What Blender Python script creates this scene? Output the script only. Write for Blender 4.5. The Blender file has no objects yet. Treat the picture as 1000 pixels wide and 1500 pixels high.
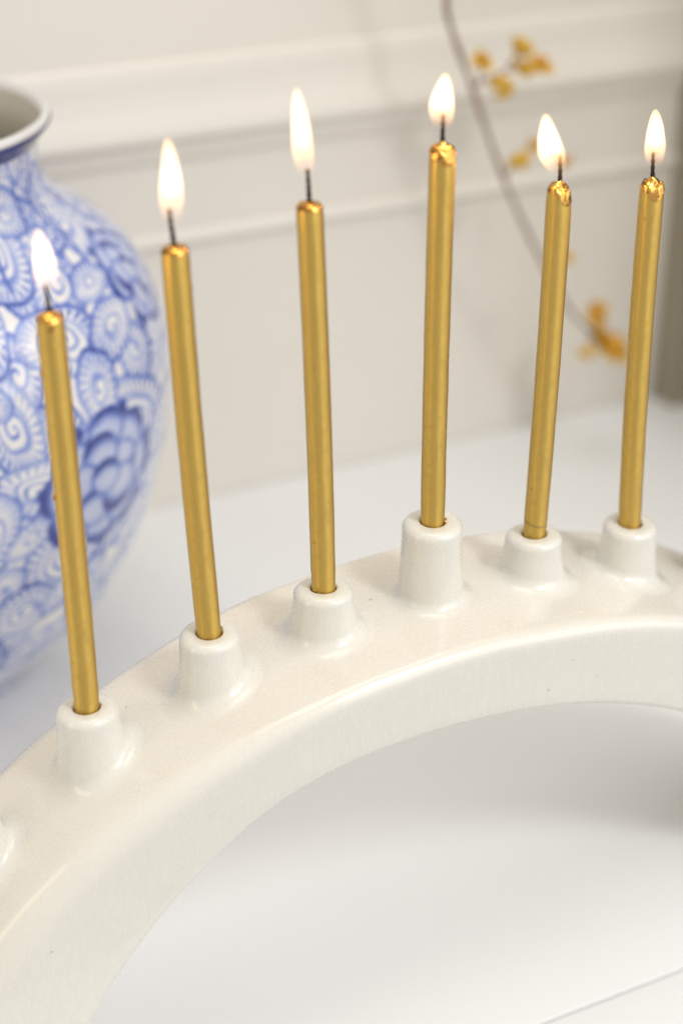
import bpy, math, random
import numpy as np
from mathutils import Vector, Matrix, noise

random.seed(7)
MM = 0.001
TZ = 195.0                      # table top sits TZ mm under the rim of the tall cup; world z = 0 is the table top

# ------------------------------------------------------------------ camera, world, lights, exposure
scene = bpy.context.scene
COL = scene.collection
CAM_F, CAM_PITCH, CAM_YAW = 2473.9, math.radians(29.05), math.radians(26.17)
CAM_C = np.array([-252.8, -443.0, 286.08])          # mm, from the rim of the tall cup
_fw = np.array([math.sin(CAM_YAW) * math.cos(CAM_PITCH), math.cos(CAM_YAW) * math.cos(CAM_PITCH), -math.sin(CAM_PITCH)])
_rt = np.array([math.cos(CAM_YAW), -math.sin(CAM_YAW), 0.0])
_up = np.cross(_rt, _fw)

cam_data = bpy.data.cameras.new('camera')
cam = bpy.data.objects.new('camera', cam_data)
COL.objects.link(cam)
m = Matrix(((_rt[0], _up[0], -_fw[0]), (_rt[1], _up[1], -_fw[1]), (_rt[2], _up[2], -_fw[2]))).to_4x4()
m.translation = Vector((CAM_C[0] * MM, CAM_C[1] * MM, (CAM_C[2] + TZ) * MM))
cam.matrix_world = m
cam_data.sensor_fit = 'VERTICAL'
cam_data.sensor_height = 36.0
cam_data.sensor_width = 24.0
cam_data.lens = CAM_F / 1500 * 36.0
cam_data.clip_start = 0.01
cam_data.clip_end = 50
cam_data.dof.use_dof = True
cam_data.dof.focus_distance = 0.572
cam_data.dof.aperture_fstop = 4.4
scene.camera = cam

world = bpy.data.worlds.new('World')
scene.world = world
world.use_nodes = True
bg = world.node_tree.nodes['Background']
bg.inputs['Color'].default_value = (1.0, 0.965, 0.905, 1)
bg.inputs['Strength'].default_value = 0.60


def area_lamp(name, loc, target, size, energy, color, size_y=None):
    d = bpy.data.lights.new(name, 'AREA')
    d.energy, d.color, d.size = energy, color, size
    if size_y:
        d.shape, d.size_y = 'RECTANGLE', size_y
    o = bpy.data.objects.new(name, d)
    COL.objects.link(o)
    o.location = loc
    o.rotation_euler = (Vector(target) - Vector(loc)).to_track_quat('-Z', 'Y').to_euler()
    return o


area_lamp('key_softbox', (0.62, -1.68, 2.12), (0.0, 0.05, 0.1), 0.40, 20.5, (0.99, 0.99, 0.98), 0.48)
area_lamp('right_fill', (1.55, -1.95, 1.45), (0.0, 0.15, 0.1), 2.4, 25, (0.97, 0.985, 1.0), 2.1)  # broad soft fill added out of view at the right front
area_lamp('overhead_fill', (0.05, 0.02, 2.0), (-0.05, 0.22, 0.0), 0.9, 6, (1.0, 0.985, 0.965), 0.9)  # added overhead fill that lifts the back of the table
area_lamp('warm_strip_fill', (-1.45, -0.15, 0.55), (-0.05, 0.0, 0.2), 0.28, 2.5, (1.0, 0.80, 0.54), 1.1)  # unseen strip added to put a warm stripe on the candles' left

scene.view_settings.view_transform = 'Standard'
scene.view_settings.look = 'None'
scene.view_settings.gamma = 1
scene.view_settings.exposure = 0.11
scene.cycles.use_denoising = True
scene.cycles.max_bounces = 8
scene.cycles.volume_step_rate = 0.25
scene.cycles.sample_clamp_indirect = 6


# ------------------------------------------------------------------ helpers
def ray(px):
    return _rt * ((px[0] - 500) / CAM_F) + _up * ((750 - px[1]) / CAM_F) + _fw


def hit_y(px, y):
    """point of the vertical plane y (mm) that the photograph shows at px"""
    d = ray(px)
    q = CAM_C + d * ((y - CAM_C[1]) / d[1])
    return Vector((q[0], y, q[2] + TZ)) * MM


def mesh_obj(name, verts, faces, mat, parent=None, smooth=True):
    me = bpy.data.meshes.new(name)
    me.from_pydata([tuple(v) for v in verts], [], faces)
    if smooth:
        me.polygons.foreach_set('use_smooth', [True] * len(me.polygons))
    me.materials.append(mat)
    me.update()
    o = bpy.data.objects.new(name, me)
    COL.objects.link(o)
    if parent is not None:
        o.parent = parent
    return o


def thing(name, label, cat, loc=(0, 0, 0), group=None):
    o = bpy.data.objects.new(name, None)
    o.empty_display_size = 0.02
    COL.objects.link(o)
    o.location = loc
    o['label'], o['category'] = label, cat
    if group:
        o['group'] = group
    return o


def grid_faces(rows, cols, wrap=True):
    f = []
    for i in range(rows - 1):
        for j in range(cols if wrap else cols - 1):
            k = (j + 1) % cols
            f.append((i * cols + j, i * cols + k, (i + 1) * cols + k, (i + 1) * cols + j))
    return f


def lathe(profile, seg):
    v = []
    for r, z in profile:
        for j in range(seg):
            a = 2 * math.pi * j / seg
            v.append((r * math.cos(a), r * math.sin(a), z))
    return v, grid_faces(len(profile), seg)


def tube(pts, radii, seg=10, cap=True):
    v, n = [], len(pts)
    pts = [Vector(p) for p in pts]
    ref = Vector((0.3, 1, 0.2)).normalized()
    for i, p in enumerate(pts):
        t = (pts[min(i + 1, n - 1)] - pts[max(i - 1, 0)]).normalized()
        a = t.cross(ref).normalized()
        b = t.cross(a)
        for j in range(seg):
            w = 2 * math.pi * j / seg
            v.append(p + (a * math.cos(w) + b * math.sin(w)) * radii[i])
    f = grid_faces(n, seg)
    if cap:
        f.append(tuple(range(seg))[::-1])
        f.append(tuple((n - 1) * seg + j for j in range(seg)))
    return v, f


def catmull(pts, per=12):
    P = [np.array(p, float) for p in pts]
    P = [2 * P[0] - P[1]] + P + [2 * P[-1] - P[-2]]
    out = []
    for i in range(1, len(P) - 2):
        for k in range(per):
            t = k / per
            out.append(0.5 * ((2 * P[i]) + (-P[i - 1] + P[i + 1]) * t + (2 * P[i - 1] - 5 * P[i] + 4 * P[i + 1] - P[i + 2]) * t * t
                              + (-P[i - 1] + 3 * P[i] - 3 * P[i + 1] + P[i + 2]) * t ** 3))
    out.append(P[-2])
    return np.array(out)


def resample(P, n):
    s = np.concatenate([[0], np.cumsum(np.linalg.norm(np.diff(P, axis=0), axis=1))])
    t = np.linspace(0, s[-1], n)
    return np.stack([np.interp(t, s, P[:, k]) for k in range(P.shape[1])], 1)


def smooth01(a, b, x):
    t = np.clip((x - a) / (b - a), 0, 1)
    return t * t * (3 - 2 * t)


# ------------------------------------------------------------------ materials
class NT:
    def __init__(self, name):
        self.m = bpy.data.materials.new(name)
        self.m.use_nodes = True
        self.t = self.m.node_tree
        self.bsdf = self.t.nodes.get('Principled BSDF')

    def n(self, typ, **kw):
        x = self.t.nodes.new(typ)
        for k, v in kw.items():
            setattr(x, k, v)
        return x

    def l(self, a, b):
        self.t.links.new(a, b)

    def set(self, **kw):
        for k, v in kw.items():
            self.bsdf.inputs[k.replace('_', ' ')].default_value = v

    def math(self, op, a, b=None, clamp=False):
        x = self.n('ShaderNodeMath', operation=op, use_clamp=clamp)
        for i, s in enumerate((a, b)):
            if s is None:
                continue
            if isinstance(s, (int, float)):
                x.inputs[i].default_value = s
            else:
                self.l(s, x.inputs[i])
        return x.outputs[0]

    def ramp(self, src, stops, interp='LINEAR'):
        r = self.n('ShaderNodeValToRGB')
        r.color_ramp.interpolation = interp
        e = r.color_ramp.elements
        while len(e) < len(stops):
            e.new(0.5)
        for q, (p, c) in zip(e, stops):
            q.position = p
            q.color = (*c, 1) if len(c) == 3 else c
        self.l(src, r.inputs[0])
        return r.outputs[0]

    def noise(self, vec, scale, detail=3, rough=0.5):
        x = self.n('ShaderNodeTexNoise')
        x.inputs['Scale'].default_value = scale
        x.inputs['Detail'].default_value = detail
        x.inputs['Roughness'].default_value = rough
        if vec is not None:
            self.l(vec, x.inputs['Vector'])
        return x.outputs['Fac']

    def bump(self, h, strength, dist):
        b = self.n('ShaderNodeBump')
        b.inputs['Strength'].default_value = strength
        b.inputs['Distance'].default_value = dist
        self.l(h, b.inputs['Height'])
        self.l(b.outputs[0], self.bsdf.inputs['Normal'])

    def mixcol(self, fac, a, b, mode='MIX'):
        x = self.n('ShaderNodeMix', data_type='RGBA', blend_type=mode)
        for i, s in ((0, fac), (6, a), (7, b)):
            if isinstance(s, (int, float)):
                x.inputs[i].default_value = s
            elif isinstance(s, tuple):
                x.inputs[i].default_value = (*s, 1)
            else:
                self.l(s, x.inputs[i])
        return x.outputs[2]


def mat_glaze():
    k = NT('cream_glaze')
    pos = k.n('ShaderNodeNewGeometry').outputs['Position']
    fine = k.noise(pos, 1100, 3, 0.6)
    mp = k.n('ShaderNodeMapping')
    mp.inputs['Scale'].default_value = (1, 1, 0.16)
    k.l(pos, mp.inputs['Vector'])
    streak = k.noise(mp.outputs[0], 1150, 3, 0.6)
    big = k.noise(pos, 16, 3, 0.5)
    brk = k.n('ShaderNodeAttribute', attribute_name='breaking').outputs['Fac']     # where the glaze ran thin and broke beige
    c0 = k.ramp(big, [(0.35, (0.72, 0.68, 0.605)), (0.65, (0.745, 0.715, 0.645))])
    c1 = k.mixcol(k.math('MULTIPLY', k.ramp(fine, [(0.40, (0, 0, 0)), (0.66, (1, 1, 1))]), 0.40), c0, (0.80, 0.765, 0.70))
    w0 = k.mixcol(k.math('MULTIPLY', k.ramp(streak, [(0.40, (0, 0, 0)), (0.70, (1, 1, 1))]), 0.55), (0.725, 0.705, 0.64), (0.785, 0.77, 0.715))
    c2 = k.mixcol(k.math('MULTIPLY', brk, k.ramp(big, [(0.25, (0.75,) * 3), (0.55, (1, 1, 1))])), w0, c1)
    spk = k.noise(pos, 520, 1, 0.4)
    c3 = k.mixcol(k.ramp(spk, [(0.80, (0, 0, 0)), (0.82, (1, 1, 1))]), c2, (0.42, 0.35, 0.25))
    k.l(c3, k.bsdf.inputs['Base Color'])
    k.l(k.ramp(fine, [(0.3, (0.20,) * 3), (0.7, (0.34,) * 3)]), k.bsdf.inputs['Roughness'])
    k.set(Coat_Weight=0.55, Coat_Roughness=0.07, Specular_IOR_Level=0.5)
    h = k.math('ADD', k.math('MULTIPLY', k.noise(pos, 120, 2), 0.7), k.math('MULTIPLY', fine, 0.3))
    k.bump(h, 0.10, 0.0003)
    return k.m


def mat_gold(name, rough, tint=(0.80, 0.545, 0.145), worn=0.0, aniso=0.0):
    k = NT(name)
    co = k.n('ShaderNodeTexCoord').outputs['Object']
    mp = k.n('ShaderNodeMapping')
    mp.inputs['Scale'].default_value = (1, 1, 0.12)
    k.l(co, mp.inputs['Vector'])
    st = k.noise(mp.outputs[0], 900, 3, 0.6)
    blot = k.noise(co, 420, 4, 0.6)
    c = k.ramp(st, [(0.3, tuple(x * 0.96 for x in tint)), (0.7, tuple(min(1, x * 1.03) for x in tint))])
    c = k.mixcol(k.ramp(blot, [(0.70 - worn, (0, 0, 0)), (0.78 - worn, (1, 1, 1))]), c, (0.22, 0.115, 0.03))
    k.l(c, k.bsdf.inputs['Base Color'])
    k.set(Metallic=1.0, Roughness=rough)
    k.l(k.ramp(blot, [(0.3, (rough * 0.85,) * 3), (0.75, (min(1, rough * 1.3),) * 3)]), k.bsdf.inputs['Roughness'])
    if aniso:                                        # fine rings left by dipping and smoothing the wax
        tg = k.n('ShaderNodeTangent', direction_type='RADIAL', axis='Z')
        k.l(tg.outputs[0], k.bsdf.inputs['Tangent'])
        k.set(Anisotropic=aniso, Anisotropic_Rotation=0.25)
    k.bump(blot, 0.03 + worn * 0.5, 0.0002)
    return k.m


def mat_plain(name, col, rough, nscale=40, var=0.04, bump=0.05, dist=0.0003, **kw):
    k = NT(name)
    co = k.n('ShaderNodeNewGeometry').outputs['Position']
    nz = k.noise(co, nscale, 4, 0.55)
    k.l(k.ramp(nz, [(0.3, tuple(c * (1 - var) for c in col)), (0.7, tuple(min(1, c * (1 + var)) for c in col))]), k.bsdf.inputs['Base Color'])
    k.set(Roughness=rough, **kw)
    k.bump(k.noise(co, nscale * 8, 3), bump, dist)
    return k.m


def mat_vase():
    k = NT('blue_white_porcelain')
    a = k.n('ShaderNodeAttribute', attribute_name='cobalt').outputs['Fac']
    co = k.n('ShaderNodeTexCoord').outputs['Object']
    wash = k.noise(co, 60, 3, 0.6)
    a2 = k.math('MULTIPLY', a, k.math('ADD', 0.72, k.math('MULTIPLY', wash, 0.56)), clamp=True)
    k.l(k.ramp(a2, [(0.0, (0.76, 0.745, 0.73)), (0.12, (0.70, 0.70, 0.73)), (0.30, (0.42, 0.475, 0.70)), (0.58, (0.135, 0.205, 0.56)), (1.0, (0.022, 0.038, 0.24))]), k.bsdf.inputs['Base Color'])
    k.set(Roughness=0.09, Coat_Weight=0.5, Coat_Roughness=0.03)
    return k.m


def mat_flame():
    k = NT('candle_flame')
    k.t.nodes.remove(k.bsdf)
    out = k.t.nodes['Material Output']
    co = k.n('ShaderNodeTexCoord').outputs['Object']
    sp = k.n('ShaderNodeSeparateXYZ')
    k.l(co, sp.inputs[0])
    t = sp.outputs[2]
    rnd = k.n('ShaderNodeObjectInfo').outputs['Random']
    bend = k.math('MULTIPLY', k.math('SUBTRACT', rnd, 0.5), 0.55)          # each flame bows a little to one side
    px = k.math('SUBTRACT', sp.outputs[0], k.math('MULTIPLY', bend, k.math('SINE', k.math('MULTIPLY', t, 3.1416))))
    r0 = k.math('SQRT', k.math('ADD', k.math('MULTIPLY', px, px), k.math('MULTIPLY', sp.outputs[1], sp.outputs[1])))
    fl = k.n('ShaderNodeCombineXYZ')
    k.l(k.math('MULTIPLY', px, 0.9), fl.inputs[0])
    k.l(k.math('MULTIPLY', rnd, 37.0), fl.inputs[1])
    k.l(k.math('MULTIPLY', t, 2.2), fl.inputs[2])
    r = k.math('MULTIPLY', r0, k.math('ADD', 0.80, k.math('MULTIPLY', k.noise(fl.outputs[0], 1.0, 1), 0.40)))

    def step(src, lo, hi):
        mr = k.n('ShaderNodeMapRange', interpolation_type='SMOOTHSTEP')
        mr.inputs['From Min'].default_value = lo
        mr.inputs['From Max'].default_value = hi
        k.l(src, mr.inputs['Value'])
        return mr.outputs[0]
    fc = k.n('ShaderNodeFloatCurve')                 # flame radius along its height
    cu = fc.mapping.curves[0]
    cu.points[0].location, cu.points[1].location = FLAME_CURVE[0], FLAME_CURVE[-1]
    for q in FLAME_CURVE[1:-1]:
        cu.points.new(*q)
    fc.mapping.update()
    k.l(t, fc.inputs['Value'])
    d = k.math('DIVIDE', r, k.math('MAXIMUM', fc.outputs[0], 0.02))
    shell = k.math('SUBTRACT', 1.0, step(d, 0.84, 1.0))
    low = step(t, 0.03, 0.58)                        # fades out towards the wick
    core_r = step(r, 0.25, 1.0)
    core_t = step(t, 0.25, 0.55)
    core = k.math('MAXIMUM', core_r, core_t)         # the dark zone round the wick
    e = k.math('MULTIPLY', k.math('MULTIPLY', shell, low), k.math('ADD', 0.10, k.math('MULTIPLY', core, 0.90)))
    em = k.n('ShaderNodeEmission')
    colr = k.ramp(t, [(0.05, (1.0, 0.36, 0.12)), (0.32, (1.0, 0.55, 0.22)), (0.6, (1.0, 0.72, 0.40)), (1.0, (1.0, 0.55, 0.22))])
    k.l(colr, em.inputs['Color'])
    k.l(k.math('MULTIPLY', e, 520.0), em.inputs['Strength'])
    k.l(em.outputs[0], out.inputs['Volume'])
    k.m.cycles.volume_step_rate = 0.3
    return k.m


FLAME_CURVE = [(0.0, 0.60), (0.12, 0.80), (0.28, 0.97), (0.40, 1.0), (0.58, 0.90), (0.76, 0.70), (0.90, 0.45), (0.97, 0.25), (1.0, 0.08)]

GLAZE = mat_glaze()
GOLD = mat_gold('gold_paint', 0.46, (0.66, 0.45, 0.118), aniso=0.74)
GOLD_MELT = mat_gold('gold_melted', 0.27, (0.66, 0.36, 0.09), worn=0.20)
WICK = mat_plain('charred_wick', (0.016, 0.011, 0.009), 0.85, 900, 0.4, 0.5, 0.0004)
FLAME = mat_flame()
TABLE = mat_plain('white_satin_paint', (0.82, 0.825, 0.82), 0.36, 9, 0.012, 0.03, 0.0004)
WALLP = mat_plain('cream_wall_paint', (0.76, 0.72, 0.655), 0.6, 6, 0.025, 0.06, 0.0005)
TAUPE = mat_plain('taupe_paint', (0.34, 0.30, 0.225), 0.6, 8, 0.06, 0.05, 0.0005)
VASE = mat_vase()
VASE_IN = mat_plain('vase_inner_glaze', (0.47, 0.44, 0.37), 0.3, 20, 0.03, 0.02, 0.0003)
VASE_LIP = mat_plain('white_lip_glaze', (0.70, 0.69, 0.68), 0.1, 30, 0.03, 0.02, 0.0002)
NAVY = mat_plain('navy_band_glaze', (0.020, 0.026, 0.14), 0.1, 80, 0.25, 0.02, 0.0002)
BARK = mat_plain('branch_bark', (0.27, 0.19, 0.135), 0.8, 120, 0.25, 0.4, 0.0006)
HUSK = mat_plain('yellow_husk', (0.74, 0.45, 0.045), 0.6, 200, 0.15, 0.2, 0.0004)
BERRY = mat_plain('orange_berry', (0.58, 0.29, 0.02), 0.4, 200, 0.2, 0.1, 0.0003)
KNOBM = mat_plain('grey_metal_knob', (0.30, 0.28, 0.26), 0.35, 80, 0.1, 0.05, 0.0002, Metallic=0.8)

# ------------------------------------------------------------------ setting: wall with mouldings, side casing
WY = 388.0


def extrude_x(name, prof, x0, x1, mat, parent, n=1):
    """prof: (y, z) mm outline, swept along x"""
    v, c = [], len(prof)
    for i in range(n + 1):
        x = x0 + (x1 - x0) * i / n
        v += [(x * MM, y * MM, (z + TZ) * MM) for y, z in prof]
    f = grid_faces(n + 1, c)
    f += [tuple(range(c)), tuple(n * c + j for j in reversed(range(c)))]
    return mesh_obj(name, v, f, mat, parent, smooth=False)


wall = extrude_x('wall', [(WY, -430), (WY + 40, -430), (WY + 40, 620), (WY, 620)], -900, 640, WALLP, None)
wall['kind'] = 'structure'
# chair rail: sloping top that catches the light, rounded nose, undercut below
rail_prof = [(WY - 0.5, 66), (WY - 3, 64), (WY - 4, 58), (WY - 4.5, 50), (WY - 6, 42), (WY - 8, 36), (WY - 9.5, 31), (WY - 10, 28), (WY - 9.5, 26),
             (WY - 9, 25), (WY - 6, 22), (WY - 4, 17), (WY - 3, 13), (WY - 0.5, 12.5)]
rail = extrude_x('wall_chair_rail', rail_prof, -900, 386, WALLP, wall)
bead_prof = [(WY - 0.5, -27), (WY - 2, -28), (WY - 3.5, -30), (WY - 4.5, -32.5), (WY - 3.5, -35), (WY - 1.5, -36), (WY - 0.5, -36.5)]
extrude_x('wall_bead', bead_prof, -900, 386, WALLP, wall)
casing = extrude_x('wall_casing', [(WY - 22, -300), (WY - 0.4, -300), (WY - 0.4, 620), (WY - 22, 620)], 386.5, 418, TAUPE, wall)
extrude_x('side_light_blocker', [(40, -300), (WY - 0.4, -300), (WY - 0.4, 620), (40, 620)], 418.5, 445, TAUPE, wall)  # unseen slab added to block light and darken the right side

# ------------------------------------------------------------------ table
FRONT_Y = -57.5
table = thing('table', 'white satin painted table carrying the arched candle holder and the vase', 'table', (0, 0, -0.03))


def rounded_slab(name, x0, x1, y0, y1, z0, z1, r, mat, parent):
    prof = []
    for cy, cz, a0 in ((y0 + r, z0 + r, 180), (y1 - r, z0 + r, 270), (y1 - r, z1 - r, 0), (y0 + r, z1 - r, 90)):
        for k in range(6):
            a = math.radians(a0 + 90 * k / 5)
            prof.append((cy + r * math.cos(a), cz + r * math.sin(a)))
    o = extrude_x(name, prof, x0, x1, mat, parent, 1)
    o.location.z = 0.03
    o.data.polygons.foreach_set('use_smooth', [True] * len(o.data.polygons))
    o.data.set_sharp_from_angle(angle=math.radians(40))
    return o


rounded_slab('tabletop', -850, 416, FRONT_Y, WY - 1, -TZ - 17, -TZ, 0.5, TABLE, table)
rounded_slab('front_board', -850, 416, FRONT_Y - 62, FRONT_Y - 0.9, -TZ - 17, -TZ - 0.5, 0.4, TABLE, table)

# ------------------------------------------------------------------ arched ceramic candle holder
OUT_R = [(0, -28.5), (40, -31.8), (65, -36.2), (90, -43.5), (113, -52.5), (138, -65.8), (152, -75.5), (170, -91), (188, -113), (200, -140), (206, -170), (208, -TZ)]
outer = catmull([(-x, z) for x, z in OUT_R[:0:-1]] + OUT_R)
inner = catmull([(-161, -TZ), (-156, -168), (-144.6, -141), (-128, -117.5), (-108, -96.5), (-82.6, -77.5), (-57, -67.5), (-26, -63.6), (0.7, -63.8),
                 (28.8, -67.2), (58.6, -74.8), (90.6, -88.6), (116, -106), (139, -131), (156, -162), (164, -TZ)])
NS = 190
outer, inner = resample(outer, NS), resample(inner, NS)
HALF = 35.0
menorah = thing('menorah', 'cream glazed ceramic arch candle holder with nine raised cups, on the white table', 'candle holder', (0, 0, 0))


def slump(y):
    return 3.4 * ((HALF - y) / (2 * HALF)) ** 1.6       # the slab's top leans a little to the front


def surf_z(x, y=0.0):
    return float(np.interp(x, outer[:, 0], outer[:, 1])) - slump(y)


def arch_section():
    """rounded-rectangle loop as (side, from_top mm / from_bottom mm, y)"""
    loop = []
    ro, ri = 5.0, 4.0
    for k in range(15):                              # top, back to front
        loop.append(('o', 0.0, (HALF - ro) * (1 - 2 * k / 14)))
    for k in range(1, 8):
        a = math.pi / 2 * k / 8
        loop.append(('o', ro * (1 - math.cos(a)), -(HALF - ro) - ro * math.sin(a)))
    for k in range(9):                               # front face
        loop.append(('f', k / 8, -HALF))
    for k in range(1, 6):
        a = math.pi / 2 * k / 6
        loop.append(('i', ri * (1 - math.sin(a)), -HALF + ri * (1 - math.cos(a))))
    for k in range(11):
        loop.append(('i', 0.0, -(HALF - ri) * (1 - 2 * k / 10)))
    for k in range(1, 6):
        a = math.pi / 2 * k / 6
        loop.append(('i', ri * (1 - math.cos(a)), (HALF - ri) + ri * math.sin(a)))
    for k in range(9):
        loop.append(('f', 1 - k / 8, HALF))
    for k in range(1, 8):
        a = math.pi / 2 * k / 8
        loop.append(('o', ro * (1 - math.sin(a)), HALF - ro * (1 - math.cos(a))))
    return loop, ro, ri


loop, RO, RI = arch_section()
av = []
for s in range(NS):
    O, I = outer[s], inner[s]
    T = np.linalg.norm(O - I)
    n = (I - O) / T
    ks = 1.0 + 1.3 * float(smooth01(-50, -150, O[0]))
    for side, d, y in loop:
        if side == 'o':
            q = O + n * d * ks
            if abs(y) > HALF - RO:
                y = math.copysign(HALF - (HALF - abs(y)) * ks, y)
            else:
                y = y * (HALF - RO * ks) / (HALF - RO)
        elif side == 'i':
            q = I - n * d
        else:
            q = O + n * (RO * ks + (T - RO * ks - RI) * d)
        wt = 1.0 if side == 'o' else (1 - d if side == 'f' else 0.0)
        p = Vector((q[0], y, q[1] - slump(y) * wt * float(smooth01(-TZ + 2, -TZ + 40, q[1]))))
        w = noise.noise(p * 0.018) * 0.9 + noise.noise(p * 0.05 + Vector((9, 3, 1))) * 0.35
        if abs(y) > HALF - 3:                        # hand-formed faces waver a little; the top stays true under the cups
            p.y += w * (1 if y > 0 else -1) * 0.8
        if side == 'i':
            p.z += w * 0.6 if p.z > -TZ + 8 else 0
        av.append((p.x * MM, p.y * MM, max(0.0, (p.z + TZ) * MM)))
nl = len(loop)
af = grid_faces(NS, nl)
af = [tuple(reversed(q)) for q in af]
af += [tuple(range(nl)), tuple((NS - 1) * nl + j for j in reversed(range(nl)))]
arch = mesh_obj('arch_body', av, af, GLAZE, menorah)
arch.data.set_sharp_from_angle(angle=math.radians(60))
ab = arch.data.attributes.new('breaking', 'FLOAT', 'POINT')
ab.data.foreach_set('value', [(1.0 if d < 0.1 else max(0.0, 1 - d / 3.5)) if sd == 'o' else 0.0 for _ in range(NS) for sd, d, y in loop])

CUPS = [(-170.5, -71.0), (-128, -38.2), (-84.1, -21.6), (-42, -15.6), (0, 0.0), (42, -15.6), (84.1, -21.6), (131, -40.0), (170.5, -71.0)]


def make_cup(x0, zr, tall):
    R0 = 10.2 if not tall else 10.7
    R1 = 11.3 if not tall else 11.6
    seg, fil = 72, (6.0 if not tall else 4.6)
    v, rows = [], 0
    ph = x0 * 0.37
    hole = 4.32
    wob = lambda a: 1 + 0.012 * math.sin(2 * a + ph) + 0.008 * math.sin(3 * a + 1.7 * ph)
    prof = [(0.0, -11.0), (hole, -11.0), (hole, -6.0), (hole, -1.1)]
    for k in range(5):                               # inner lip
        a = math.pi / 2 * k / 4
        prof.append((hole + 1.0 * (1 - math.cos(a)), -1.0 + 1.0 * math.sin(a)))
    rr = 3.0
    for k in range(9):                               # outer lip
        a = math.pi / 2 * k / 8
        prof.append((R0 - rr + rr * math.sin(a), -rr + rr * math.cos(a)))
    for r, z in prof:
        for j in range(seg):
            a = 2 * math.pi * j / seg
            dz = 0.22 * math.sin(a + ph) * min(1, r / 5)
            w = wob(a) if r > hole + 0.5 else 1
            v.append((x0 + r * w * math.cos(a), r * w * math.sin(a), zr + z + dz))
        rows += 1
    nw, nf = 8, 9
    for k in range(1, nw + nf + 1):
        for j in range(seg):
            a = 2 * math.pi * j / seg
            ca, sa = math.cos(a), math.sin(a)
            w = wob(a)
            rb = R1 * w
            zb = surf_z(x0 + rb * ca, rb * sa) + fil * 0.92
            ztop = zr - rr + 0.22 * math.sin(a + ph)
            if k <= nw:
                t = k / nw
                r, z = (R0 + (R1 - R0) * t ** 1.5) * w, ztop + (zb - ztop) * t
            else:
                b = math.pi / 2 * (k - nw) / nf
                r = rb + fil * 1.15 * (1 - math.cos(b))
                h = fil * 0.92 * (1 - math.sin(b)) - (0.06 if k == nw + nf else 0.0)
                z = surf_z(x0 + r * ca, r * sa) + h
            v.append((x0 + r * ca, r * sa, z))
        rows += 1
    vv = [(a * MM, b * MM, (c + TZ) * MM) for a, b, c in v]
    o = mesh_obj('candle_cup', vv, grid_faces(rows, seg), GLAZE, menorah)
    at = o.data.attributes.new('breaking', 'FLOAT', 'POINT')
    at.data.foreach_set('value', [(max(0.0, (q - (rows - 7)) / 6) if q > rows - 7 else 0.0) for q in range(rows) for _ in range(seg)])
    return o


for i, (x, z) in enumerate(CUPS):
    make_cup(x, z, i == 4)

# ------------------------------------------------------------------ gold candles
R_C = 4.2
GROUP = 'gold candles burning in the ceramic arch'
# cup index, tip px, melted style, flame base px, flame tip px, flame half width mm, wick end px, bow mm, label, drips (height fraction, angle deg, size)
CANDLES = [
    (1, (73, 462), 'smooth', (71, 436), (55, 336), 3.4, (66, 418), 0.35,
     'gold candle with wax blister near its top, burning before the blue and white vase', [(0.985, -105, 1.0), (0.945, -98, .75), (0.60, 178, .9), (0.88, 178, .7)]),
    (2, (256, 364), 'smooth', (251, 336), (245, 203), 3.5, (249, 305), -0.4,
     'gold candle with tall flame beside the vase, one bead on its side', [(0.91, -5, .6), (0.70, 180, .35)]),
    (3, (453, 300), 'smooth', (449, 268), (434, 129), 3.3, (449, 248), 0.45,
     'gold candle with very tall thin flame and neat top, next before the tall cup', [(0.42, 0, .3)]),
    (4, (648, 216), 'lumpy', (648, 193), (652, 107), 3.9, (650, 166), -0.3,
     'gold candle standing highest, in the tall middle cup', [(0.5, -20, .25)]),
    (5, (819, 274), 'split', (820, 257), (798, 167), 4.0, (819, 226), 0.6,
     'gold candle with slanted melted top and leaning flame, next past the tall cup', [(0.93, 10, .7), (0.86, 5, .6), (0.80, 5, .5)]),
    (6, (955, 268), 'lumpy', (957, 250), (959, 160), 3.6, (957, 222), -1.0,
     'gold candle with rough dark melted top, nearest the taupe wall casing', [(0.845, 8, .6), (0.80, 8, .35)]),
]


def flame_mesh():
    prof = [(0.0, 0.0)]
    n = 22
    xs, ys = zip(*FLAME_CURVE)
    for i in range(n + 1):
        t = i / n
        prof.append((max(0.03, float(np.interp(t, xs, ys))) * 1.12 + 0.30 * math.sin(math.pi * t), t))
    prof.append((0.0, 1.01))
    v, f = lathe(prof, 28)
    # lathe poles
    return v, f


FV, FF = flame_mesh()


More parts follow.
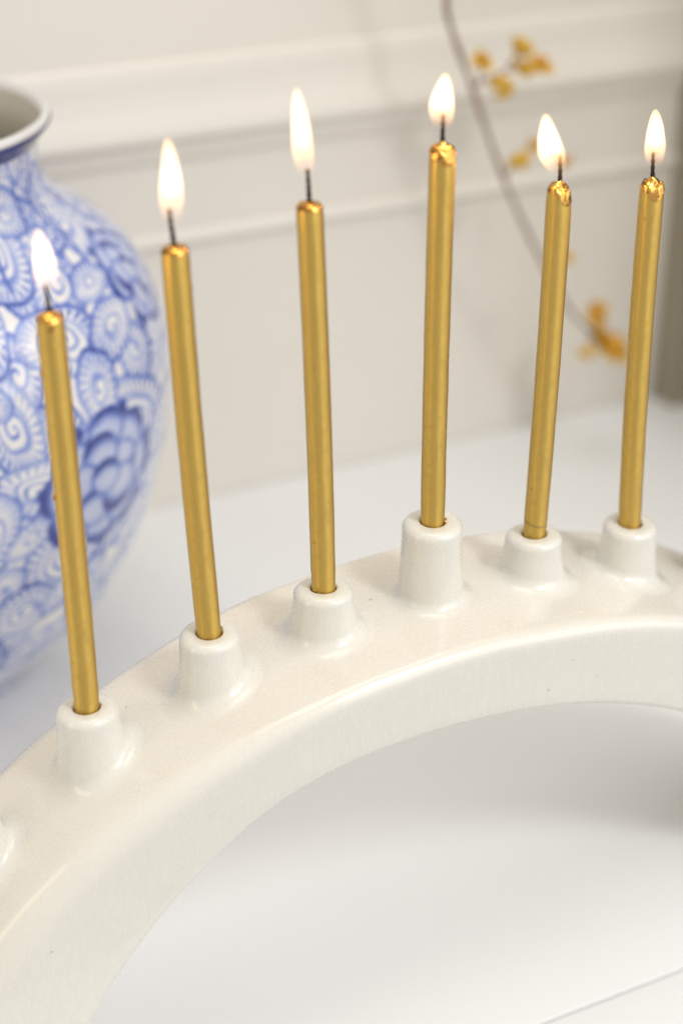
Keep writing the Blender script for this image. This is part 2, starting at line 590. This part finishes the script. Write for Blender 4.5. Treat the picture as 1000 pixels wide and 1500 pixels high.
def make_candle(ci, tip_px, style, fb, ft, fr, we, bow, label, drips):
    cx, cz = CUPS[ci]
    base = Vector((cx, 0, cz + TZ - 8.5)) * MM
    rim = Vector((cx, 0, cz + TZ)) * MM
    tip = hit_y(tip_px, 0.0)
    root = thing('candle', label, 'candle', base, GROUP)
    axis = (tip - rim).normalized()
    base_pt = rim - axis * (8.5 * MM)
    root.location = base_pt
    root.rotation_mode = 'QUATERNION'
    root.rotation_quaternion = Vector((0, 0, 1)).rotation_difference(axis)
    L = (tip - base_pt).length / MM
    seed = Vector((ci * 7.3, ci * 2.1, 0))
    cam_a = -2.1                                     # the side turned to the photographer

    def top(a):
        if style == 'smooth':
            return -0.5 + 0.15 * math.sin(2 * a + ci)
        if style == 'split':
            return -1.2 - 4.2 * max(0, math.cos(a - (cam_a + 0.95))) ** 1.5 + 0.25 * math.sin(5 * a)
        return -1.4 - 3.6 * max(0, math.cos(a - (cam_a + 0.3))) ** 2 + 0.3 * math.sin(4 * a + ci)

    def bowx(z):
        t = z / L
        return bow * 4 * t * (1 - t)
    seg, v, nz = 40, [], 46
    for i in range(nz + 1):
        t = i / nz
        for j in range(seg):
            a = 2 * math.pi * j / seg
            z = t * (L + top(a))
            q = Vector((math.cos(a), math.sin(a), z * 0.05)) + seed
            r = R_C + noise.noise(q * 1.6) * 0.09 + noise.noise(Vector((seed.x, 5, z * 0.11))) * 0.05
            if z < 14:
                r += -0.12 + 0.10 * noise.noise(Vector((math.cos(a), math.sin(a), z * 0.5)) * 2.0 + seed)
            if i == nz:
                r -= 0.25
            v.append(((r * math.cos(a) + bowx(z)) * MM, r * math.sin(a) * MM, z * MM))
    f = grid_faces(nz + 1, seg)
    f.append(tuple(range(seg))[::-1])
    mesh_obj('wax_body', v, f, GOLD, root)
    # melted tip
    tv, nr = [], 13
    amp = 0.08 if style == 'smooth' else 0.5
    for i in range(nr + 1):
        s = 1 - i / nr
        for j in range(seg):
            a = 2 * math.pi * j / seg
            r = R_C * s + (0.10 if style == 'smooth' else 0.22) * math.sin(math.pi * min(1, s * 1.0)) * s
            if style == 'smooth':
                h = top(a) * s + 1.9 * (1 - s ** 4.0) - 0.9 * math.exp(-((s - 0.38) / 0.22) ** 2) + 0.7 * max(0, 1 - s / 0.3) ** 2 - 0.4
            else:
                h = top(a) * s ** 1.6 + 2.4 * (1 - s ** 3.2) - 1.0 * math.exp(-((s - 0.45) / 0.2) ** 2)
            q = Vector((math.cos(a) * s * 2.3, math.sin(a) * s * 2.3, ci * 3.1))
            nn = noise.noise(q * 1.1) + 0.6 * noise.noise(q * 2.6 + seed)
            h += amp * nn * min(1, (1 - s) * 5)
            r *= 1 + (0.05 * nn if style != 'smooth' and s > 0.3 else 0)
            tv.append(((r * math.cos(a)) * MM, r * math.sin(a) * MM, (L + h) * MM))
    mesh_obj('melted_tip', tv, grid_faces(nr + 1, seg), GOLD_MELT, root)
    # wick
    inv = Matrix.Translation(base_pt) @ root.rotation_quaternion.to_matrix().to_4x4()
    inv = inv.inverted()
    w1 = inv @ hit_y(we, 0.0)
    w0 = Vector((0, 0, (L + 0.3) * MM))
    wp, wr = [], []
    for i in range(15):
        t = i / 14
        wv = noise.noise(Vector((t * 4, ci, 0))) * 0.25 * MM
        wp.append(w0.lerp(w1, t) + Vector((wv * t, 0, 0)) + Vector((0.5 * MM * math.sin(t * 2.2) * (1 if ci % 2 else -1) * 0.5, 0, 0)))
        wr.append((0.80 + 0.12 * math.sin(i * 2.1) - 0.25 * t) * MM)
    wv_, wf_ = tube(wp, wr, 8)
    mesh_obj('wick', wv_, wf_, WICK, root)
    # flame
    b0, b1 = inv @ hit_y(fb, 0.0), inv @ hit_y(ft, 0.0)
    ax = b1 - b0
    fl = mesh_obj('flame', FV, FF, FLAME, root)
    fl.location = b0
    fl.rotation_mode = 'QUATERNION'
    fl.rotation_quaternion = Vector((0, 0, 1)).rotation_difference(ax.normalized())
    fl.scale = (fr * 1.05 * MM, fr * 1.05 * MM, ax.length)
    ld = bpy.data.lights.new('flame_light', 'POINT')
    ld.energy, ld.color, ld.shadow_soft_size = 0.012, (1.0, 0.58, 0.22), 0.003
    lo = bpy.data.objects.new('flame_light', ld)
    COL.objects.link(lo)
    lo.parent = root
    lo.location = b0.lerp(b1, 0.45)
    # drips and beads of wax
    for hf, ang, sz in drips:
        a = math.radians(ang)
        prof = [(0.0, -1.9), (0.5, -1.75), (0.9, -1.2), (1.0, -0.4), (0.85, 0.5), (0.55, 1.4), (0.25, 2.3), (0.0, 2.8)]
        dv, df = lathe([(r * sz * MM, z * sz * 0.8 * MM) for r, z in prof], 16)
        d = mesh_obj('wax_drip', dv, df, GOLD_MELT if sz > 0.8 else GOLD, root)
        d.location = ((R_C - 0.25 * sz) * math.cos(a) * MM + bowx(hf * L) * MM, (R_C - 0.25 * sz) * math.sin(a) * MM, hf * L * MM)
    # crumbs of gold wax left at the cup
    fr_ = random.Random(ci * 13)
    for q in range(9):
        a = fr_.uniform(-3.2, 0.4)
        sz = fr_.uniform(0.2, 0.75)
        fvv = [Vector((fr_.uniform(-1, 1), fr_.uniform(-1, 1), fr_.uniform(-0.6, 0.8))) * sz for _ in range(5)]
        c = Vector(((R_C + 0.25) * math.cos(a), (R_C + 0.25) * math.sin(a), 8.5 + fr_.uniform(-0.6, 1.1)))
        mesh_obj('wax_crumb', [(c + w) * MM for w in fvv], [(0, 1, 2), (0, 2, 3), (0, 3, 4), (0, 4, 1), (1, 2, 4), (2, 3, 4)], GOLD_MELT, root, smooth=False)
    if ci == 5:
        cp = [Vector(((R_C + 0.02) * math.cos(a), (R_C + 0.02) * math.sin(a), 13.6 + 0.7 * math.sin(a * 1.3) + 0.2 * noise.noise(Vector((a * 3, 0, 0))))) * MM for a in np.linspace(-3.2, -0.3, 24)]
        cv, cf = tube(cp, [0.13 * MM] * 24, 6)
        mesh_obj('crack', cv, cf, BARK, root)
    return root


for c in CANDLES:
    make_candle(*c)

# ------------------------------------------------------------------ blue and white vase
VX, VY, VH = -120.1, 265.1, 279.5
VPROF = catmull([(0, 29), (5, 31.5), (16, 41), (34, 60), (56, 80), (88, 98), (120, 109), (150, 115), (180, 115.8), (205, 110), (224, 100), (237, 85), (246, 73),
                 (254, 67), (263, 64.8), (273, 65)], 10)      # (height, radius) mm
VPROF = resample(VPROF, 330)
arc = np.concatenate([[0], np.cumsum(np.linalg.norm(np.diff(VPROF, axis=0), axis=1))])
VL = arc[-1]
CIRC = 2 * math.pi * 112.0
PXM = 2.4
CW, CH = int(CIRC * PXM), int(VL * PXM)
canvas = np.zeros((CH, CW), np.float32)


def stamp(u, v, r, val, soft=0.5):
    """one dab of the brush at (u, v) mm"""
    cx, cy, rp = u * PXM, v * PXM, max(0.6, r * PXM)
    R = int(rp + 2)
    y0, y1 = max(0, int(cy) - R), min(CH, int(cy) + R + 1)
    if y0 >= y1:
        return
    xs = np.arange(int(cx) - R, int(cx) + R + 1)
    ys = np.arange(y0, y1)
    d = np.hypot(xs[None, :] - cx, ys[:, None] - cy)
    k = np.clip((rp - d) / (rp * soft + 0.6) + 0.15, 0, 1) * val
    xi = xs % CW
    sub = canvas[y0:y1][:, xi]
    canvas[y0:y1, xi[0]:xi[0] + 1]                   # keep the view valid
    canvas[np.ix_(ys, xi)] = np.maximum(sub, k)


def stroke(P, w0, w1, val0, val1=None, mid=None):
    P = np.array(P, float)
    val1 = val0 if val1 is None else val1
    ln = np.linalg.norm(np.diff(P, axis=0), axis=1).sum()
    n = max(3, int(ln / 0.8))
    Q = resample(P, n)
    for i, (u, v) in enumerate(Q):
        t = i / (n - 1)
        w = w0 + (w1 - w0) * t
        if mid:
            w = w0 * (1 - t) + w1 * t + mid * math.sin(math.pi * t)
        stamp(u, v, w, val0 + (val1 - val0) * t)


def spiral(u, v, r, turns, a0, hand, n=40):
    out = []
    for i in range(n):
        t = i / (n - 1)
        a = a0 + hand * turns * 2 * math.pi * t
        q = r * (1 - t) ** 0.8
        out.append((u + q * math.cos(a), v + q * math.sin(a)))
    return out


def fern(P, leaf, val=0.6, both=True, gap=4.2):
    """a stem with curved tapering leaflets, as brushed"""
    P = resample(np.array(P, float), max(4, int(np.linalg.norm(np.diff(P, axis=0), axis=1).sum() / gap)))
    stroke(P, 0.9, 0.5, val * 0.85)
    n = len(P)
    for i in range(1, n - 1):
        t = P[i + 1] - P[i - 1]
        t /= np.linalg.norm(t) + 1e-6
        nn = np.array([-t[1], t[0]])
        L = leaf * (0.55 + 0.45 * math.sin(math.pi * i / n)) * random.uniform(0.85, 1.15)
        for s in ((1, -1) if both else (1,)):
            a = P[i] + nn * s * 1.2
            b = P[i] + nn * s * L * 0.65 + t * L * 0.35
            c = P[i] + nn * s * L * 0.85 + t * L * 0.95
            stroke([a, b, c], 0.5, 0.35, val * random.uniform(0.75, 1.1), val * 0.6, mid=0.55)


def peony(u, v, R, seed):
    rnd = random.Random(seed)
    win = 1.6 * R
    x0, x1, y0, y1 = int((u - win) * PXM), int((u + win) * PXM), max(0, int((v - win) * PXM)), min(CH, int((v + win) * PXM))
    xs = np.arange(x0, x1)
    X, Y = np.meshgrid(xs / PXM, np.arange(y0, y1) / PXM)
    sub = canvas[y0:y1][:, xs % CW].copy()
    petals = []
    for ring, cnt, rad, size in ((0, 8, 0.80, 0.36), (1, 5, 0.44, 0.36), (2, 1, 0.06, 0.32)):
        for k in range(cnt):
            a = 2 * math.pi * k / cnt + ring * 0.5 + rnd.uniform(-0.12, 0.12)
            petals.append((u + R * rad * math.cos(a), v + R * rad * math.sin(a), R * size * rnd.uniform(0.9, 1.15), R * size * rnd.uniform(0.85, 1.05), a))
    sub = np.where(np.hypot(X - u, Y - v) < R * 0.85, 0.8, sub)
    sd = seed * 0.9
    ring_of = lambda pu, pv: math.hypot(pu - u, pv - v) / R
    for (pu, pv, ra, rb, a) in petals:
        dx, dy = X - pu, Y - pv
        p = (dx * math.cos(a) + dy * math.sin(a)) / rb
        q = (-dx * math.sin(a) + dy * math.cos(a)) / ra
        d = np.sqrt(p * p + q * q)
        inside = smooth01(1.04, 0.98, d)
        # wash: dark where the petal tucks under / at its outer edge, light in the middle
        edge = smooth01(0.55, 1.0, d)
        sh = p if ring_of(pu, pv) > 0.6 else (p * math.cos(sd) + q * math.sin(sd))
        sd += 1.7
        wash = 0.20 + 0.16 * edge + 0.95 * smooth01(-0.05, 1.0, sh) * smooth01(0.1, 0.95, d) * (0.8 + 0.2 * math.sin(7 * a))
        wash = np.where(d > 0.90, np.maximum(wash, 0.60), wash)
        sub = sub * (1 - inside) + wash * inside
    canvas[np.ix_(np.arange(y0, y1), xs % CW)] = sub


def u_of(deg):
    return (math.radians(deg) % (2 * math.pi)) / (2 * math.pi) * CIRC


def v_of(h):
    return float(np.interp(h, VPROF[:, 0], arc))


rv = random.Random(3)
FACE = -100.6
BLOOMS = []
for k in range(5):
    a = FACE + 39 + 72 * k
    BLOOMS += [(u_of(a), v_of(147), 29, 11 + k), (u_of(a + 30), v_of(219), 22, 31 + k), (u_of(a + 40), v_of(62), 17, 51 + k)]


def scroll(u, v, r, asp, rot, hand, seed):
    """one curled leaf: double outline, rows of comb strokes, a spiral heart; it overlaps those painted before"""
    win = r * 1.05 + 1
    x0, x1, y0, y1 = int((u - win) * PXM), int((u + win) * PXM), max(0, int((v - win) * PXM)), min(CH, int((v + win) * PXM))
    if y1 - y0 < 3:
        return
    xs = np.arange(x0, x1)
    X, Y = np.meshgrid(xs / PXM - u, np.arange(y0, y1) / PXM - v)
    A, B = X * math.cos(rot) + Y * math.sin(rot), (-X * math.sin(rot) + Y * math.cos(rot)) * asp
    an = np.arctan2(B, A)
    d = np.hypot(A, B) * (1 + 0.05 * np.sin(3 * an + seed) + 0.04 * np.sin(5 * an + 2 * seed))
    w = 0.75 + 0.25 * np.sin(an + seed)              # the brush runs dry and wet again
    val = 0.02 + 0.95 * np.exp(-((d - (r - 1.0)) / 1.0) ** 2) * w + 0.42 * np.exp(-((d - (r - 3.3)) / 0.6) ** 2)
    a, b = r - 4.3, r - 11.0
    n = max(6, round(2 * math.pi * r / 5.6))
    ph = an * n + hand * (a - d) * 0.42
    t = np.clip((a - d) / (a - b), 0, 1)
    comb = np.clip(np.cos(ph) * 1.7 - 0.40 - 0.5 * t, 0, 1) * ((d < a) & (d > b))
    val = np.maximum(val, comb * (1.05 - 0.35 * t) * w)
    val = np.maximum(val, 0.55 * np.exp(-((d - (b - 1.0)) / 0.8) ** 2))
    core = b - 2.4
    if core > 3:
        sp = np.clip(np.cos(an + hand * d * 1.05 + seed) * 1.4 - 0.55, 0, 1)
        val = np.maximum(val, sp * 0.8 * (d < core))
    ins = smooth01(r, r - 0.7, d)
    ii = np.ix_(np.arange(y0, y1), xs % CW)
    canvas[ii] = canvas[ii] * (1 - ins) + val * ins


spots = []
tries = 0
while tries < 5000:
    tries += 1
    u, v, r = rv.uniform(0, CIRC), rv.uniform(v_of(4), VL), rv.uniform(15, 31)
    if all(math.hypot(min(abs(u - a), CIRC - abs(u - a)), v - b) > (r + c) * 0.46 for a, b, c in spots):
        spots.append((u, v, r))
for k, (u, v, r) in enumerate(spots):
    scroll(u, v, r, rv.uniform(1.25, 2.0), rv.uniform(0, 3.14), rv.choice((-1, 1)), rv.uniform(0, 6.28))
# peonies on the belly and the shoulder, dark leaves beside them
for (u, v, r, sd) in BLOOMS:
    for k in range(7):
        a = 6.28 * k / 7 + sd
        q = (u + r * 1.02 * math.cos(a), v + r * 1.02 * math.sin(a))
        stroke([q, (q[0] + r * 0.22 * math.cos(a + 0.5), q[1] + r * 0.22 * math.sin(a + 0.5))], r * 0.10, r * 0.03, 0.95, 0.6, mid=r * 0.05)
    peony(u, v, r, sd)
# neck: upright stems with leaflets, long S lines
for k in range(14):
    u = CIRC * k / 14
    P = [(u + 9 * math.sin(t / 10 * 3.0 + k), v_of(232) + (VL - v_of(232) - 4) * t / 10) for t in range(11)]
    fern(P, 11, 0.95 if k % 2 else 0.75, True, 6.0)
    stroke([(a + 17, b) for a, b in P], 1.8, 1.2, 0.6)
# foot rings
for h, w, val in ((3, 1.4, 0.7), (9, 0.8, 0.5)):
    stroke([(CIRC * t / 300, v_of(h)) for t in range(301)], w, w, val)
# the glaze bleeds a little
for _ in range(2):
    canvas = (canvas * 2 + np.roll(canvas, 1, 1) + np.roll(canvas, -1, 1)) / 4
    canvas[1:-1] = (canvas[1:-1] * 2 + canvas[:-2] + canvas[2:]) / 4
blur = canvas.copy()
for sft in (2, 4, 8):
    blur = (blur * 2 + np.roll(blur, sft, 1) + np.roll(blur, -sft, 1) + np.roll(blur, sft, 0) + np.roll(blur, -sft, 0)) / 6
canvas = np.clip(np.maximum(canvas, blur * 0.08) * 1.28, 0, 1)

vase = thing('vase', 'bulbous blue and white porcelain vase with painted peonies and leaf scrolls', 'vase', (VX * MM, VY * MM, 0))
SEGV = 760
ang = np.arange(SEGV) / SEGV * 2 * math.pi
rows = len(VPROF)
vv = np.empty((rows, SEGV, 3))
vv[..., 0] = VPROF[:, 1:2] * np.cos(ang) * MM
vv[..., 1] = VPROF[:, 1:2] * np.sin(ang) * MM
vv[..., 2] = VPROF[:, 0:1] * MM
cob = np.empty((rows, SEGV), np.float32)
for i in range(rows):
    y = min(CH - 1, int(arc[i] / VL * (CH - 1)))
    x = (ang / (2 * math.pi) * (CW - 1))
    x0i = x.astype(int)
    fx = x - x0i
    cob[i] = canvas[y, x0i] * (1 - fx) + canvas[y, (x0i + 1) % CW] * fx
idx = np.arange(rows * SEGV).reshape(rows, SEGV)
nxt = np.roll(idx, -1, axis=1)
quads = np.stack([idx[:-1], nxt[:-1], nxt[1:], idx[1:]], -1).reshape(-1, 4)
me = bpy.data.meshes.new('vase_body')
me.vertices.add(rows * SEGV)
me.vertices.foreach_set('co', vv.ravel())
me.loops.add(quads.size)
me.loops.foreach_set('vertex_index', quads.ravel().astype(np.int32))
me.polygons.add(len(quads))
me.polygons.foreach_set('loop_start', np.arange(0, quads.size, 4, dtype=np.int32))
me.polygons.foreach_set('use_smooth', np.ones(len(quads), bool))
me.update(calc_edges=True)
at = me.attributes.new('cobalt', 'FLOAT', 'POINT')
at.data.foreach_set('value', cob.ravel())
me.materials.append(VASE)
vb = bpy.data.objects.new('vase_body', me)
COL.objects.link(vb)
vb.parent = vase

lip = [(65.0, 269.9), (66.2, 272), (68.2, 274.6), (70.2, 277.0), (71.2, 279.2), (71.0, 281.0), (70.0, 281.9), (68.8, 281.8), (67.6, 280.6), (66.6, 278.6)]
lv, lf = lathe([(r * MM, (z + 3) * MM) for r, z in lip], 128)
lipo = mesh_obj('lip', lv, lf, VASE_LIP, vase)
bandp = [(66.0, 270.6), (66.8, 272.0), (68.8, 274.4), (70.8, 276.8), (71.65, 278.4), (71.4, 278.9)]
bv, bf = lathe([(r * MM, (z + 3) * MM) for r, z in bandp], 128)
mesh_obj('painted_band', bv, bf, NAVY, lipo)
inn = [(66.6, 278.8), (64.4, 274), (62.2, 269), (61.6, 260), (62, 250), (69, 240), (83, 228), (96, 214), (105, 198), (110, 176), (108, 140), (94, 100), (70, 55), (40, 22), (20, 6), (0, 4)]
iv, if_ = lathe([(r * MM, (z + 3) * MM) for r, z in inn], 96)
mesh_obj('inner_wall', iv, [tuple(reversed(q)) for q in if_], VASE_IN, vase)

# ------------------------------------------------------------------ drooping dried branch standing in the vase
branch = thing('dried_branch', 'thin dried branch with yellow and orange berries drooping in front of the wall', 'branch', (VX * MM, VY * MM, 0.02))
inv_b = Matrix.Translation(branch.location).inverted()
BY = 330.0
droop_px = [(650, -60), (655, 20), (690, 125), (735, 255), (790, 378), (835, 455), (866, 487)]
drp = [hit_y(q, BY) for q in droop_px]
main = [Vector((VX - 20, VY + 10, 25)) * MM, Vector((VX - 38, VY + 22, 160)) * MM, Vector((VX - 42, VY + 26, 300)) * MM, Vector((VX - 20, VY + 34, 430)) * MM,
        Vector((VX + 70, VY + 48, 520)) * MM, Vector((VX + 190, VY + 60, 500)) * MM, Vector((60, 328, 400)) * MM + Vector((0.09, 0, 0))]
mp_ = catmull([tuple(inv_b @ q) for q in main + drp], 10)
rad = [2.6 * MM * (1 - 0.62 * i / len(mp_)) * (1 + 0.12 * math.sin(i * 0.9)) for i in range(len(mp_))]
sv, sf = tube(mp_, rad, 10)
stem = mesh_obj('stem', sv, sf, BARK, branch)
bvv, bff = [], []


def berry_meshes():
    u, w = 14, 10
    v = []
    for i in range(w + 1):
        t = math.pi * i / w
        for j in range(u):
            a = 2 * math.pi * j / u
            v.append((math.sin(t) * math.cos(a), math.sin(t) * math.sin(a), -math.cos(t)))
    bm = mesh_obj('berry', v, grid_faces(w + 1, u), BERRY)
    hv, hf = [], []
    for k in range(3):                               # three curled husk flaps
        a0 = 2 * math.pi * k / 3
        b = len(hv)
        for i in range(6):
            t = i / 5
            wd = 0.95 * math.sin(math.pi * (0.15 + 0.80 * t))
            rr, zz = 0.25 + 1.35 * t, -1.05 + 1.0 * t - 0.5 * t * t
            for j in range(5):
                s = (j / 4 - 0.5) * 2 * wd
                hv.append((rr * math.cos(a0) - s * math.sin(a0), rr * math.sin(a0) + s * math.cos(a0), zz + 0.18 * s * s + 0.10))
        for i in range(5):
            for j in range(4):
                hf.append((b + i * 5 + j, b + i * 5 + j + 1, b + i * 5 + 6 + j, b + i * 5 + 5 + j))
    hm = mesh_obj('husk', hv, hf, HUSK)
    hm.data.materials[0] = HUSK
    md = hm.modifiers.new('thickness', 'SOLIDIFY')
    md.thickness = 0.14
    return bm, hm


b0, h0 = berry_meshes()
rb = random.Random(5)
BERRIES = [(708, 86, 3.6, 0), (766, 66, 3.6, 0), (768, 97, 4.0, 0), (793, 91, 4.2, 0), (731, 118, 3.6, 0), (738, 132, 3.6, 0), (760, 232, 3.6, 1), (784, 212, 3.4, 1), (826, 236, 3.0, 1),
           (832, 376, 2.2, 2), (872, 450, 4.2, 3), (877, 468, 4.6, 3), (899, 505, 7.6, 3), (884, 490, 4.0, 3), (858, 514, 3.0, 3), (906, 516, 4.2, 3)]
first = True
for (x, y, r, grp) in BERRIES:
    p = inv_b @ hit_y((x, y), BY - 4 + rb.uniform(-4, 4))
    if first:
        b, h = b0, h0
        first = False
    else:
        b, h = b0.copy(), h0.copy()
        COL.objects.link(b)
        COL.objects.link(h)
    b.parent = branch
    b.location = p
    b.scale = (r * 0.92 * MM,) * 3
    b.rotation_euler = (rb.uniform(-1, 1), rb.uniform(-1, 1), rb.uniform(0, 6))
    h.parent = b
    h.location, h.rotation_euler, h.scale = (0, 0, 0), (0, 0, 0), (1.35, 1.35, 1.35)
TWIGS = [[(692, 128), (725, 110), (768, 97), (793, 91)], [(740, 103), (766, 68)], [(700, 122), (708, 88)], [(712, 116), (738, 130)], [(737, 258), (760, 234), (785, 212), (826, 236)], [(790, 376), (832, 376)],
         [(866, 487), (884, 490), (904, 512)], [(868, 486), (872, 455)], [(866, 488), (858, 514)]]
for tw in TWIGS:
    P = catmull([tuple(inv_b @ hit_y(q, BY)) for q in tw], 6)
    tv, tf = tube(P, [0.9 * MM * (1 - 0.5 * i / len(P)) for i in range(len(P))], 6)
    mesh_obj('twig', tv, tf, BARK, stem)
